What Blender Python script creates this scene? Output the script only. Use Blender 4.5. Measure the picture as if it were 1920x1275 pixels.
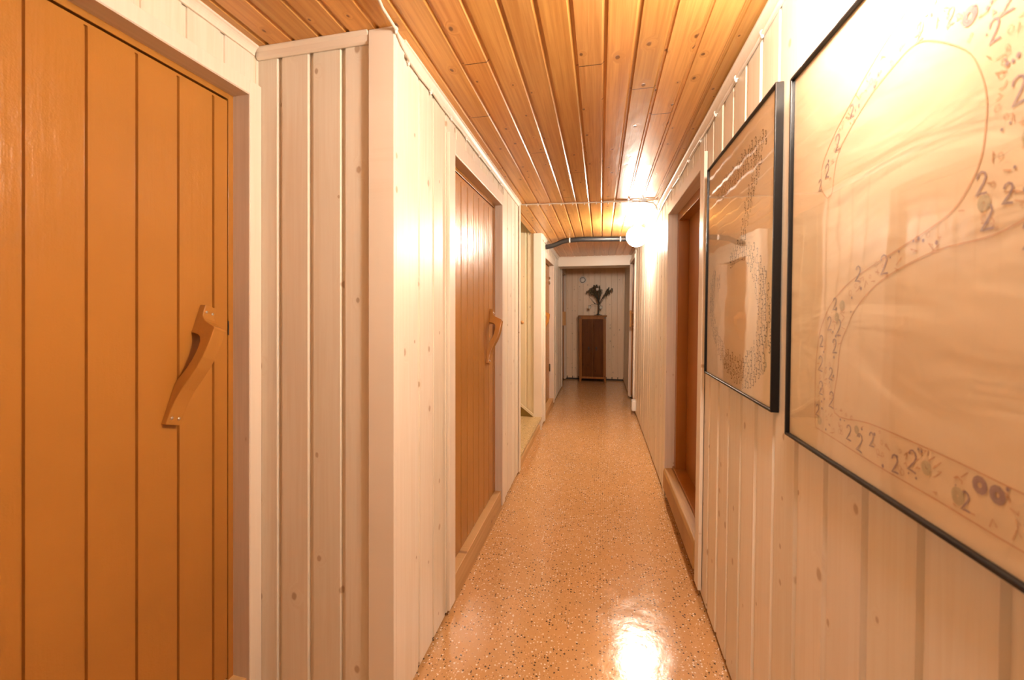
import bpy, bmesh, math, random
from mathutils import Vector, Matrix
random.seed(7)
C = bpy.context.scene
COL = C.collection
for o in list(bpy.data.objects):
    bpy.data.objects.remove(o)

# ------------------------------------------------------------------ camera, world, exposure
CAMH = 1.27
cd = bpy.data.cameras.new('camera')
cam = bpy.data.objects.new('camera', cd)
COL.objects.link(cam)
cam.location = (0, 0, CAMH)
cam.rotation_euler = (math.radians(90), 0, math.atan(166 / 770))
cd.sensor_width = 36
cd.sensor_fit = 'HORIZONTAL'
cd.lens = 770 / 1920 * 36
cd.shift_y = -56.5 / 1920
cd.clip_start = 0.02
cd.dof.use_dof = True
cd.dof.focus_distance = 2.4
cd.dof.aperture_fstop = 4.0
C.camera = cam
w = bpy.data.worlds.new('world')
C.world = w
w.use_nodes = True
w.node_tree.nodes['Background'].inputs[0].default_value = (0, 0, 0, 1)
w.node_tree.nodes['Background'].inputs[1].default_value = 0
C.view_settings.view_transform = 'Standard'
C.view_settings.look = 'None'
C.view_settings.gamma = 1
C.view_settings.exposure = 0.06
LAMP = (1.0, 0.87, 0.73)
LAMP_POWER = 215.0          # radiance of the glass globes
NEAR_POWER = 175.0

# ------------------------------------------------------------------ main sizes (metres)
WL = -0.62      # left corridor wall
WN = -1.10      # left wall of the wider part by the camera
YR = 1.145      # where the corridor narrows
WR = 0.45       # right wall
YB = -1.6       # wall behind the camera
YE = 7.60       # end wall
def ceil_z(y): return 2.1376 - 0.0126 * y if y > 0 else 2.1376
def skew(v):    # the right wall leans a little and closes in towards the far end
    return Vector((v[0] - 0.0025 - 0.005 * (v[1] - 1.5) + 0.0145 * (v[2] - 1.05), v[1], v[2]))

# ------------------------------------------------------------------ node helpers
class NT:
    def __init__(s, name):
        s.m = bpy.data.materials.new(name)
        s.m.use_nodes = True
        s.t = s.m.node_tree
        s.n = s.t.nodes
        s.b = s.n['Principled BSDF']
    def add(s, typ, **kw):
        n = s.n.new(typ)
        for k, v in kw.items():
            setattr(n, k, v)
        return n
    def put(s, sock, v):
        if isinstance(v, bpy.types.NodeSocket):
            s.t.links.new(v, sock)
        elif v is not None:
            if isinstance(v, (tuple, list)) and len(v) == 3 and sock.type == 'RGBA':
                v = (*v, 1)
            sock.default_value = v
    def math(s, op, a, b=None, c=None):
        n = s.add('ShaderNodeMath', operation=op)
        for i, v in enumerate((a, b, c)):
            if v is not None:
                s.put(n.inputs[i], v)
        return n.outputs[0]
    def xyz(s, x, y, z):
        n = s.add('ShaderNodeCombineXYZ')
        for i, v in enumerate((x, y, z)):
            s.put(n.inputs[i], v)
        return n.outputs[0]
    def obj(s):
        n = s.add('ShaderNodeTexCoord')
        sp = s.add('ShaderNodeSeparateXYZ')
        s.t.links.new(n.outputs['Object'], sp.inputs[0])
        return n.outputs['Object'], sp.outputs
    def noise(s, vec, scale, detail=3, rough=.5, dist=0.0):
        n = s.add('ShaderNodeTexNoise')
        s.put(n.inputs['Vector'], vec)
        n.inputs['Scale'].default_value = scale
        n.inputs['Detail'].default_value = detail
        n.inputs['Roughness'].default_value = rough
        n.inputs['Distortion'].default_value = dist
        return n.outputs['Fac']
    def vor(s, vec, scale, rnd=1.0, dims='3D'):
        n = s.add('ShaderNodeTexVoronoi', voronoi_dimensions=dims)
        s.put(n.inputs['Vector'], vec)
        n.inputs['Scale'].default_value = scale
        n.inputs['Randomness'].default_value = rnd
        return n.outputs['Distance'], n.outputs['Color']
    def rng(s, v, a, b, c=0.0, d=1.0, smooth=False):
        n = s.add('ShaderNodeMapRange')
        if smooth: n.interpolation_type = 'SMOOTHSTEP'
        s.put(n.inputs[0], v)
        for i, q in enumerate((a, b, c, d)):
            s.put(n.inputs[i + 1], q)
        return n.outputs[0]
    def mix(s, f, a, b, mode='MIX'):
        n = s.add('ShaderNodeMix', data_type='RGBA', blend_type=mode)
        s.put(n.inputs[0], f)
        s.put(n.inputs[6], a)
        s.put(n.inputs[7], b)
        return n.outputs[2]
    def sep(s, col):
        n = s.add('ShaderNodeSeparateColor')
        s.put(n.inputs[0], col)
        return n.outputs
    def bump(s, h, strength=.2, dist=.01, normal=None):
        n = s.add('ShaderNodeBump')
        s.put(n.inputs['Height'], h)
        n.inputs['Strength'].default_value = strength
        n.inputs['Distance'].default_value = dist
        if normal: s.put(n.inputs['Normal'], normal)
        return n.outputs[0]
    def out(s, color=None, rough=None, metal=None, normal=None, coat=None, coat_rough=None, spec=None):
        for k, v in (('Base Color', color), ('Roughness', rough), ('Metallic', metal), ('Normal', normal),
                     ('Coat Weight', coat), ('Coat Roughness', coat_rough), ('Specular IOR Level', spec)):
            if v is not None:
                s.put(s.b.inputs[k], v)
        return s.m

def wood(name, c1, c2, knot, across, along, pitch=0.1, phase=0.0, rough=.45, grain=70, knot_amount=.3,
         knot_size=1.0, vary=.10, bump=.15, joint=False, spec=.5, grain_mix=1.0, coat=0.0, ripple=0.0, cr=.2):
    t = NT(name)
    o, s = t.obj()
    a, l = s[across], s[along]
    idx = t.math('FLOOR', t.math('DIVIDE', t.math('SUBTRACT', a, phase), pitch))
    wn = t.add('ShaderNodeTexWhiteNoise', noise_dimensions='1D')
    t.put(wn.inputs['W'], idx)
    r1 = wn.outputs['Value']
    rc = t.sep(wn.outputs['Color'])
    # knots: sparse round cells, shifted from board to board
    kv = t.xyz(t.math('ADD', t.math('DIVIDE', a, .085), t.math('MULTIPLY', r1, 37.)),
               t.math('ADD', t.math('DIVIDE', l, .12), t.math('MULTIPLY', r1, 91.)), 0.0)
    wob = t.noise(kv, 5, 2)
    kd, kc = t.vor(kv, 1.0, 1.0, '2D')
    kd = t.math('ADD', kd, t.math('MULTIPLY', t.math('SUBTRACT', wob, .5), .08))
    ks = t.sep(kc)
    size = t.math('MULTIPLY', t.rng(ks[1], 0, 1, .05, .13), knot_size)
    present = t.math('LESS_THAN', ks[0], knot_amount)
    core = t.math('MULTIPLY', t.rng(t.math('DIVIDE', kd, size), .55, 1.15, 1, 0, True), present)
    halo = t.math('MULTIPLY', t.rng(t.math('DIVIDE', kd, size), 1.0, 3.6, 1, 0, True), present)
    # grain runs along the board and bends round the knots
    ga = t.math('ADD', t.math('MULTIPLY', a, grain), t.math('MULTIPLY', halo, 3.0))
    gv = t.xyz(ga, t.math('ADD', t.math('MULTIPLY', l, 2.2), t.math('MULTIPLY', r1, 50.)), t.math('MULTIPLY', r1, 9.))
    g = t.noise(gv, 1.0, 4, .6, .6)
    broad = t.noise(t.xyz(t.math('MULTIPLY', a, 9), t.math('ADD', t.math('MULTIPLY', l, .9), t.math('MULTIPLY', r1, 20.)), r1), 1.0, 2)
    gg = t.math('MULTIPLY', t.rng(t.math('ADD', t.math('MULTIPLY', g, .75), t.math('MULTIPLY', broad, .25)), .38, .66), grain_mix)
    col = t.mix(gg, c1, c2)
    br = t.rng(r1, 0, 1, 1 - vary, 1 + vary * .4)
    brc = t.xyz(br, t.math('MULTIPLY', br, t.rng(rc[1], 0, 1, 1 - vary * .3, 1)), t.math('MULTIPLY', br, t.rng(rc[2], 0, 1, 1 - vary * .6, 1)))
    n = t.add('ShaderNodeVectorMath', operation='MULTIPLY')
    t.put(n.inputs[0], col); t.put(n.inputs[1], brc)
    col = n.outputs[0]
    col = t.mix(t.math('MULTIPLY', halo, .30), col, c2)
    col = t.mix(t.math('MULTIPLY', core, .85), col, knot)
    if joint:
        ph = t.math('ADD', t.math('DIVIDE', l, 2.3), t.math('MULTIPLY', r1, 5.3))
        fr = t.math('ABSOLUTE', t.math('SUBTRACT', t.math('FRACT', ph), .5))
        jt = t.math('LESS_THAN', fr, .0009)
        col = t.mix(jt, col, (knot[0] * .6, knot[1] * .6, knot[2] * .6))
    h = t.math('ADD', t.math('MULTIPLY', g, .5), t.math('MULTIPLY', core, -.6))
    nrm = t.bump(h, bump, .004)
    if ripple:
        rp = t.noise(t.xyz(t.math('MULTIPLY', a, 14), t.math('MULTIPLY', l, 5.5), t.math('MULTIPLY', r1, 4)), 1.0, 2)
        nrm = t.bump(rp, ripple, .02, nrm)
    m = t.out(col, rough, 0, nrm, coat, cr, spec)
    return m

def paint(name, c, rough=.4, var=.06, bump=.08, spec=.5, metal=0.0, scale=12, stretch=(1, 1, .12)):
    t = NT(name)
    o, s = t.obj()
    v = t.xyz(t.math('MULTIPLY', s[0], stretch[0]), t.math('MULTIPLY', s[1], stretch[1]), t.math('MULTIPLY', s[2], stretch[2]))
    n1 = t.noise(v, scale * 4, 4)
    n2 = t.noise(o, scale * .4, 2)
    f = t.rng(t.math('ADD', t.math('MULTIPLY', n1, .5), t.math('MULTIPLY', n2, .5)), .3, .7)
    col = t.mix(f, tuple(q * (1 - var) for q in c), tuple(min(1, q * (1 + var)) for q in c))
    return t.out(col, rough, metal, t.bump(n1, bump, .004), spec=spec)

WHITE1, WHITE2, WKNOT = (.83, .765, .65), (.77, .68, .55), (.46, .33, .22)
M = {}
M['white_y'] = wood('white_boards_along_y', WHITE1, WHITE2, WKNOT, 1, 2, .127, .9555, .38, knot_amount=.22, vary=.08, bump=.06)
M['white_n'] = wood('white_boards_recess', WHITE1, WHITE2, WKNOT, 1, 2, .115, .095, .38, knot_amount=.15, vary=.05, bump=.06)
M['white_x'] = wood('white_boards_along_x', WHITE1, WHITE2, WKNOT, 0, 2, .115, -1.02, .38, knot_amount=.22, vary=.05, bump=.06)
M['white_e'] = wood('white_boards_end_bounce_tint', (.86, .67, .48), (.80, .60, .40), WKNOT, 0, 2, .10, -.50, .38, knot_amount=.25, vary=.07, bump=.06)  # same white boards, warmer: bounced lamp light put into the colour
M['trim'] = wood('white_trim', (.84, .75, .64), (.80, .70, .58), WKNOT, 1, 2, 5, 0, .36, knot_amount=.06, vary=.0, bump=.04)
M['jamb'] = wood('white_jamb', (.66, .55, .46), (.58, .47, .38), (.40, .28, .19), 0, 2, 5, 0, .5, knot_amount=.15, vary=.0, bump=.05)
M['alcove'] = wood('cream_panel', (.80, .70, .48), (.77, .66, .44), WKNOT, 0, 2, .11, -1.0, .42, knot_amount=.08, vary=.03, bump=.03)
M['ceiling'] = wood('varnished_pine', (.75, .41, .125), (.55, .25, .06), (.13, .045, .012), 0, 1, .0965, .013, .30, grain=85,
                    knot_amount=.36, knot_size=.8, vary=.24, bump=.22, joint=True, spec=.5, ripple=.10)
def gloss_paint(name, c, rough):
    t = NT(name)
    o, s = t.obj()
    idx = t.math('FLOOR', t.math('DIVIDE', t.math('ADD', s[1], 5.0), .1))
    wn = t.add('ShaderNodeTexWhiteNoise', noise_dimensions='1D'); t.put(wn.inputs['W'], idx)
    streak = t.noise(t.xyz(t.math('MULTIPLY', s[0], 50), t.math('MULTIPLY', s[1], 50), t.math('MULTIPLY', s[2], 3.5)), 1.0, 3)
    lump = t.noise(t.xyz(t.math('MULTIPLY', s[0], 16), t.math('MULTIPLY', s[1], 16), t.math('MULTIPLY', s[2], 9)), 1.0, 3)
    peel = t.noise(o, 240, 2)
    big = t.noise(o, 3, 2)
    col = t.mix(t.rng(big, .3, .7), tuple(q * .95 for q in c), tuple(q * 1.05 for q in c))
    n = t.bump(lump, .45, .006, t.bump(streak, .28, .004, t.bump(peel, .30, .0012)))
    return t.out(col, rough, 0, n, spec=.45)
M['orange'] = gloss_paint('orange_paint', (.40, .172, .032), .27)
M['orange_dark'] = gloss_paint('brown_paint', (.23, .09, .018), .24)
M['orange_frame'] = paint('brown_frame_paint', (.34, .13, .022), .28, .08, .14)
M['sill'] = wood('raw_sill_wood', (.60, .38, .17), (.48, .28, .11), (.24, .12, .05), 2, 1, 5, 0, .55, knot_amount=.10, vary=0)
M['sill_dark'] = wood('worn_sill_wood', (.50, .30, .11), (.34, .18, .06), (.16, .08, .03), 0, 1, 5, 0, .5, knot_amount=.1, vary=0)
M['pine_handle'] = wood('turned_pine', (.60, .32, .11), (.50, .24, .08), (.2, .1, .03), 0, 2, 5, 0, .35, knot_amount=0, vary=0)
M['cab_frame'] = wood('cabinet_wood', (.33, .13, .026), (.24, .085, .016), (.08, .03, .01), 0, 2, 5, 0, .5, grain=24, spec=.3, knot_amount=.05, vary=0)
M['cab_door'] = wood('cabinet_door_wood', (.13, .043, .008), (.085, .026, .005), (.03, .010, .004), 0, 2, 5, 0, .45, grain=14, spec=.12, knot_amount=.15, vary=0)
M['black'] = paint('black_rubber', (.02, .02, .022), .38, .1, .05)
M['dark_gap'] = paint('dark_gap_shade', (.03, .022, .018), .6, .1, .05)  # near-black colour standing in for shadow in the gaps under the boards
M['frame'] = paint('black_aluminium', (.008, .007, .007), .34, .05, .02, spec=.3)
M['iron'] = paint('dark_iron', (.10, .085, .06), .4, .3, .1, metal=.6)
M['leaf'] = paint('dark_metal_leaf', (.12, .10, .06), .42, .4, .1, metal=.4)
M['steel'] = paint('steel', (.75, .73, .70), .3, .05, .02, metal=1.0)
M['cable'] = paint('white_cable', (.80, .72, .62), .35, .04, .02)
M['plastic'] = paint('white_plastic', (.85, .80, .74), .35, .03, .02)
M['olive'] = paint('olive_paint', (.24, .155, .025), .5)
M['ink'] = paint('dark_ink', (.07, .04, .015), .8, .1, 0)
M['ink_violet'] = paint('violet_ink', (.42, .31, .31), .8, .2, 0)
M['ink_orange'] = paint('orange_crayon', (.70, .42, .24), .9, .1, 0)
M['ink_green'] = paint('green_crayon', (.62, .54, .36), .9, .1, 0)

def mat_floor(name, base, dense=1.0, rough=.13):
    t = NT(name)
    o, s = t.obj()
    warp = t.add('ShaderNodeTexNoise'); warp.inputs['Scale'].default_value = 160; t.put(warp.inputs['Vector'], o)
    va = t.add('ShaderNodeVectorMath', operation='MULTIPLY_ADD')
    t.put(va.inputs[0], warp.outputs['Color']); va.inputs[1].default_value = (.006, .006, .006); t.put(va.inputs[2], o)
    v = va.outputs[0]
    cloud = t.noise(o, 1.6, 3)
    fine = t.noise(o, 25, 3)
    col = t.mix(t.rng(cloud, .35, .65), tuple(q * .96 for q in base), tuple(q * 1.04 for q in base))
    col = t.mix(t.rng(fine, .3, .7, 0, .25), col, tuple(q * .82 for q in base))
    patch = t.rng(t.noise(o, 5.5, 2), .35, .62, .35, 1)
    def layer(col, scale, thr, r0, r1, ch, color, off):
        vv = t.add('ShaderNodeVectorMath', operation='ADD'); t.put(vv.inputs[0], v); vv.inputs[1].default_value = (off, off * 1.7, 0)
        d, c = t.vor(vv.outputs[0], scale, 1.0, '2D')
        cs = t.sep(c)
        r = t.rng(cs[1], 0, 1, r0, r1)
        on = t.math('MULTIPLY', t.math('LESS_THAN', cs[0], t.math('MULTIPLY', patch, thr)), t.rng(d, t.math('SUBTRACT', r, .05), r, 1, 0))
        return t.mix(t.math('MULTIPLY', on, .92), col, color)
    col = layer(col, 130, .30 * dense, .10, .30, 0, (.22, .11, .055), 3.1)
    col = layer(col, 120, .34 * dense, .10, .30, 0, (.80, .55, .38), 7.7)
    col = layer(col, 75, .34 * dense, .14, .30, 0, (.86, .76, .66), 1.3)
    col = layer(col, 70, .34 * dense, .14, .30, 0, (.035, .02, .015), 5.9)
    col = layer(col, 28, .10 * dense, .06, .13, 0, (.05, .03, .03), 9.2)
    lump = t.noise(o, 9, 3)
    lump2 = t.noise(o, 120, 2)
    nrm = t.bump(lump, .10, .02, t.bump(lump2, .06, .003))
    return t.out(col, t.rng(lump, .3, .7, rough, rough + .06), 0, nrm, spec=.6)
M['floor'] = mat_floor('speckled_floor', (.57, .32, .135))
M['step'] = mat_floor('speckled_step', (.52, .38, .17), 1.2, .3)

def mat_paper():
    t = NT('brown_paper')
    o, s = t.obj()
    v = t.xyz(s[0], t.math('MULTIPLY', s[1], 1.0), t.math('MULTIPLY', s[2], 2.6))
    n = t.noise(v, 3.2, 3, .5, .8)
    n2 = t.noise(o, 60, 3)
    col = t.mix(t.rng(n, .3, .7), (.88, .73, .52), (.82, .66, .45))
    return t.out(col, .6, 0, t.bump(n, .22, .03, t.bump(n2, .05, .002)), spec=.2)
M['paper'] = mat_paper()

def mat_glass():
    t = NT('picture_glass')
    t.n.remove(t.b)
    o, s = t.obj()
    tr = t.add('ShaderNodeBsdfTransparent')
    gl = t.add('ShaderNodeBsdfGlossy')
    gl.inputs['Roughness'].default_value = .03
    wv = t.noise(o, 4.5, 2)
    nb = t.bump(wv, .05, .02)
    t.put(gl.inputs['Normal'], nb)
    lw = t.add('ShaderNodeLayerWeight'); lw.inputs['Blend'].default_value = .5
    fr = t.math('MULTIPLY_ADD', t.math('POWER', lw.outputs['Facing'], 4.0), .75, .035)
    mx = t.add('ShaderNodeMixShader')
    t.put(mx.inputs[0], fr); t.put(mx.inputs[1], tr.outputs[0]); t.put(mx.inputs[2], gl.outputs[0])
    t.put(t.n['Material Output'].inputs[0], mx.outputs[0])
    return t.m
M['glass'] = mat_glass()
def mat_cup():
    t = NT('clear_glass_cup')
    return t.out((.75, .72, .65), .08, 0, spec=.9)
M['cup'] = mat_cup()
def mat_lamp(name, power):
    t = NT(name)
    t.put(t.b.inputs['Base Color'], (.9, .85, .8, 1))
    t.put(t.b.inputs['Emission Color'], (*LAMP, 1))
    t.b.inputs['Emission Strength'].default_value = power
    return t.m
M['globe'] = mat_lamp('lit_opal_glass', LAMP_POWER)
M['globe_near'] = mat_lamp('lit_opal_glass_near', NEAR_POWER)

# ------------------------------------------------------------------ mesh helpers (all coordinates are world metres)
class MB:
    def __init__(s):
        s.v, s.f, s.sm = [], [], []
    def vert(s, p):
        s.v.append(Vector(p)); return len(s.v) - 1
    def face(s, idx, smooth=False):
        s.f.append(list(idx)); s.sm.append(smooth)
    def box(s, x0, x1, y0, y1, z0, z1):
        b = len(s.v)
        for x in (x0, x1):
            for y in (y0, y1):
                for z in (z0, z1):
                    s.vert((x, y, z))
        for q in ((0, 1, 3, 2), (4, 6, 7, 5), (0, 4, 5, 1), (2, 3, 7, 6), (0, 2, 6, 4), (1, 5, 7, 3)):
            s.face([b + i for i in q])
        return s
    def prism(s, prof, fn, w0, w1):
        """closed outline prof [(a,b)], swept from w0 to w1; fn(a,b,w) -> point (w0/w1 may be functions of (a,b))"""
        n = len(prof)
        f0 = w0 if callable(w0) else (lambda a, b: w0)
        f1 = w1 if callable(w1) else (lambda a, b: w1)
        A = [s.vert(fn(a, b, f0(a, b))) for a, b in prof]
        B = [s.vert(fn(a, b, f1(a, b))) for a, b in prof]
        for i in range(n):
            j = (i + 1) % n
            s.face([A[i], A[j], B[j], B[i]])
        s.face(A[::-1]); s.face(B)
        return s
    def tube(s, pts, r, seg=10, cap=True):
        pts = [Vector(p) for p in pts]
        rr = r if isinstance(r, (list, tuple)) else [r] * len(pts)
        up = Vector((0, 0, 1))
        rings = []
        prev = None
        for i, p in enumerate(pts):
            d = (pts[min(i + 1, len(pts) - 1)] - pts[max(i - 1, 0)]).normalized()
            if prev is None:
                a = d.cross(up if abs(d.z) < .95 else Vector((1, 0, 0))).normalized()
            else:
                a = (prev - d * prev.dot(d)).normalized()
            prev = a
            b = d.cross(a)
            rings.append([s.vert(p + (a * math.cos(2 * math.pi * k / seg) + b * math.sin(2 * math.pi * k / seg)) * rr[i]) for k in range(seg)])
        for i in range(len(rings) - 1):
            for k in range(seg):
                j = (k + 1) % seg
                s.face([rings[i][k], rings[i][j], rings[i + 1][j], rings[i + 1][k]], True)
        if cap:
            s.face(rings[0][::-1]); s.face(rings[-1])
        return s
    def lathe(s, prof, origin, axis=(0, 0, 1), seg=24):
        """prof [(radius, height)] turned about axis through origin"""
        ax = Vector(axis).normalized()
        a = ax.orthogonal().normalized(); b = ax.cross(a)
        o = Vector(origin)
        rings = []
        for r, h in prof:
            if r < 1e-6:
                rings.append([s.vert(o + ax * h)])
            else:
                rings.append([s.vert(o + ax * h + (a * math.cos(2 * math.pi * k / seg) + b * math.sin(2 * math.pi * k / seg)) * r) for k in range(seg)])
        for i in range(len(rings) - 1):
            A, B = rings[i], rings[i + 1]
            for k in range(seg):
                j = (k + 1) % seg
                if len(A) == 1 and len(B) == 1: continue
                if len(A) == 1: s.face([A[0], B[j], B[k]], True)
                elif len(B) == 1: s.face([A[k], A[j], B[0]], True)
                else: s.face([A[k], A[j], B[j], B[k]], True)
        if len(rings[0]) > 1: s.face(rings[0][::-1])
        if len(rings[-1]) > 1: s.face(rings[-1])
        return s
    def build(s, name, mat, parent=None, origin=None, sk=False, bevel=0, sm=None):
        org = Vector(origin) if origin is not None else Vector((0, 0, 0))
        if parent is not None:
            org = ABS[parent.name]
        vs = [(skew(v) if sk else v) - org for v in s.v]
        me = bpy.data.meshes.new(name)
        me.from_pydata(vs, [], s.f)
        for p, q in zip(me.polygons, s.sm):
            p.use_smooth = q
        bm = bmesh.new(); bm.from_mesh(me)
        bmesh.ops.recalc_face_normals(bm, faces=bm.faces)
        bm.to_mesh(me); bm.free()
        me.materials.append(M[mat] if isinstance(mat, str) else mat)
        o = bpy.data.objects.new(name, me)
        COL.objects.link(o)
        if parent is not None:
            o.parent = parent
            if ABS[parent.name] is not None and parent.type == 'MESH':
                pass
        else:
            o.location = org
        ABS[o.name] = org
        if bevel:
            b = o.modifiers.new('edges', 'BEVEL'); b.width = bevel; b.segments = 2; b.limit_method = 'ANGLE'; b.angle_limit = .7
        return o
ABS = {}
def thing(name, loc, label, cat, group=None, kind=None, sk=False):
    o = bpy.data.objects.new(name, None)
    COL.objects.link(o)
    loc = skew(loc) if sk else Vector(loc)
    o.location = loc
    o.empty_display_size = .05
    ABS[o.name] = loc
    tag(o, label, cat, group, kind)
    return o
def tag(o, label=None, cat=None, group=None, kind=None):
    if label: o['label'] = label
    if cat: o['category'] = cat
    if group: o['group'] = group
    if kind: o['kind'] = kind
    return o

# tongue and groove boards: face, chamfered edge, sunken strip, square edge
BR = random.Random(11)      # boards sit a hair proud or shy of one another
def board_profile(u0, u1, pitch, phase, back=-.03, lo=.009, hi=.008, deep=.006, ch=.005, jit=0.0):
    J = (lambda: BR.uniform(-jit, jit)) if jit else (lambda: 0.0)
    pr = [(u0, J() * .5 - jit * .5)]
    k = math.ceil((u0 - phase) / pitch)
    while phase + k * pitch < u1:
        g = phase + k * pitch
        if g - lo > u0 + .002 and g + hi < u1 - .002:
            pr += [(g - lo, J() - jit), (g - lo + ch, -deep), (g + hi - .001, -deep), (g + hi, J() - jit)]
        k += 1
    pr += [(u1, 0.0), (u1, back), (u0, back)]
    return pr
def mirrored_profile(u0, u1, pitch, phase, **kw):
    return [(-a, b) for a, b in board_profile(-u1, -u0, pitch, -phase, **kw)][::-1]
def boards(mb, kind, plane, u0, u1, w0, w1, pitch, phase, sgn=1, **kw):
    kw.setdefault('jit', .0011)
    """kind 'x' : wall in plane x=plane, boards counted along y, facing sgn; 'y': wall in plane y=plane counted along x; 'c': ceiling"""
    pr = (mirrored_profile if kind == 'x' and sgn < 0 else board_profile)(u0, u1, pitch, phase, **kw)
    if kind == 'x': fn = lambda a, b, w: (plane + sgn * b, a, w)
    elif kind == 'y': fn = lambda a, b, w: (a, plane + sgn * b, w)
    mb.prism(pr, fn, w0, w1)

# ------------------------------------------------------------------ floor, ceiling
fl = MB().box(-2.4, 1.2, YB - .1, 7.9, -.05, 0).build('floor', 'floor')
tag(fl, 'glossy terracotta coloured floor speckled with black and white chips', 'floor', kind='structure')

mb = MB()
def ceil_part(x0, x1, y0, y1):
    pr = board_profile(x0, x1, .0965, .013, back=-.02, lo=.009, hi=.009, deep=.007, ch=.007)
    mb.prism(pr, lambda a, b, w: (a, w, ceil_z(w) - b), y0, y1)
ceil_part(WN - .03, .56, YB - .05, YR)
ceil_part(-.72, .56, YR, 7.7)
ce = mb.build('ceiling', 'ceiling')
tag(ce, 'varnished honey coloured pine board ceiling running down the corridor', 'ceiling', kind='structure')

# ------------------------------------------------------------------ walls
PN, PHN = .115, .095       # recess wall boards
PY, PHY = .127, .9555      # corridor wall boards (phase = edge of a board)
HT = 2.16
def struct(mb, name, mat, label, cat='wall', **kw):
    o = mb.build(name, mat, **kw)
    return tag(o, label, cat, kind='structure')

D1 = dict(y0=.285, y1=1.10, zt=1.956)
mb = MB()
boards(mb, 'x', WN, YB, D1['y0'], .02, HT, PN, PHN)
boards(mb, 'x', WN, D1['y0'], D1['y1'], D1['zt'], HT, PN, PHN)
boards(mb, 'x', WN, D1['y1'], YR, .02, HT, PN, PHN)
struct(mb, 'wall_left_near', 'white_n', 'white panelled wall around the nearest orange door')

mb = MB()
boards(mb, 'y', YR, WN - .02, WL - .01, .02, HT, .115, -1.02, sgn=-1, lo=.010, hi=.010, deep=.011, ch=.004)
struct(mb, 'wall_left_return', 'white_x', 'white panelled wall section facing the camera beside the nearest orange door')

D2 = dict(y0=1.665, y1=2.53, zt=1.935)
D3 = dict(y0=4.61, y1=5.477, zt=1.86)
mb = MB()
boards(mb, 'x', WL, YR + .002, D2['y0'], .02, HT, PY, PHY)
boards(mb, 'x', WL, D2['y0'], D2['y1'], D2['zt'], HT, PY, PHY)
boards(mb, 'x', WL, D2['y1'], 3.145, .02, HT, PY, PHY)
# end of this wall piece, facing the stair alcove
mb.box(WL - .10, WL - .03, 3.10, 3.145, .02, HT)
struct(mb, 'wall_left_middle', 'white_y', 'white panelled left wall around the second orange door')
D6 = dict(y0=6.72, y1=7.48, zt=1.90)
mb = MB()
boards(mb, 'x', WL, 4.33, D3['y0'], .02, HT, PY, PHY)
boards(mb, 'x', WL, D3['y0'], D3['y1'], D3['zt'], HT, PY, PHY)
boards(mb, 'x', WL, D3['y1'], D6['y0'], .02, HT, PY, PHY)
boards(mb, 'x', WL, D6['y0'], D6['y1'], D6['zt'], HT, PY, PHY)
boards(mb, 'x', WL, D6['y1'], YE, .02, HT, PY, PHY)
mb.box(WL - .075, WL - .03, 4.325, 4.36, .02, HT)
struct(mb, 'wall_left_far', 'white_y', 'white panelled left wall beyond the stair opening')

# right wall
D4 = dict(y0=2.00, y1=2.88, zt=1.905)
D5 = dict(y0=5.40, y1=6.12, zt=1.93)
mb = MB()
RK = dict(sgn=-1, lo=.008, hi=.011, deep=.008, jit=.0014)
boards(mb, 'x', WR, YB, D4['y0'], .02, HT, PY, PHY, **RK)
boards(mb, 'x', WR, D4['y0'], D4['y1'], D4['zt'], HT, PY, PHY, **RK)
boards(mb, 'x', WR, D4['y1'], D5['y0'], .02, HT, PY, PHY, **RK)
boards(mb, 'x', WR, D5['y0'], D5['y1'], D5['zt'], HT, PY, PHY, **RK)
boards(mb, 'x', WR - .005, D5['y1'], YE, .02, HT, PY, PHY, **RK)
struct(mb, 'wall_right', 'white_y', 'white panelled right wall of the corridor with pictures and a globe lamp', sk=True)

mb = MB()
boards(mb, 'y', YE, -.70, .52, .028, HT, .10, -.50, sgn=-1)
struct(mb, 'wall_end', 'white_e', 'white knotty panelled wall at the far end of the corridor')
mb = MB()
boards(mb, 'y', YB, WN - .02, .60, .02, HT, .115, -1.02, sgn=1)
struct(mb, 'wall_behind', 'white_x', 'white panelled wall at the near end of the corridor')
mb = MB()
mb.box(WL, .43, YE + .004, YE + .02, 0, .06)  # painted shade filling the gap below the end boards
struct(mb, 'gap_shade_end', 'dark_gap', 'strip painted dark as the shadow gap under the end wall boards behind the cabinet', 'shade_strip')
mb = MB()  # side strips: shadow of the gap below the boards, painted dark
mb.box(WL - .02, WL - .012, YR + .01, 1.66, 0, .05).box(WL - .02, WL - .012, 2.53, 3.13, 0, .05)
mb.box(WL - .02, WL - .012, 4.34, 4.6, 0, .05).box(WL - .02, WL - .012, 5.48, 6.72, 0, .05)
struct(mb, 'gap_shade_left', 'dark_gap', 'recessed strip painted dark as the shadow gap under the left wall boards', 'shade_strip')
mb = MB()
mb.box(WR + .012, WR + .02, YB, 2.0, 0, .05).box(WR + .012, WR + .02, 2.88, 5.4, 0, .05).box(WR + .012, WR + .02, 6.12, YE, 0, .05)
struct(mb, 'gap_shade_right', 'dark_gap', 'recessed strip painted dark as the shadow gap under the right wall boards', 'shade_strip', sk=True)

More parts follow.
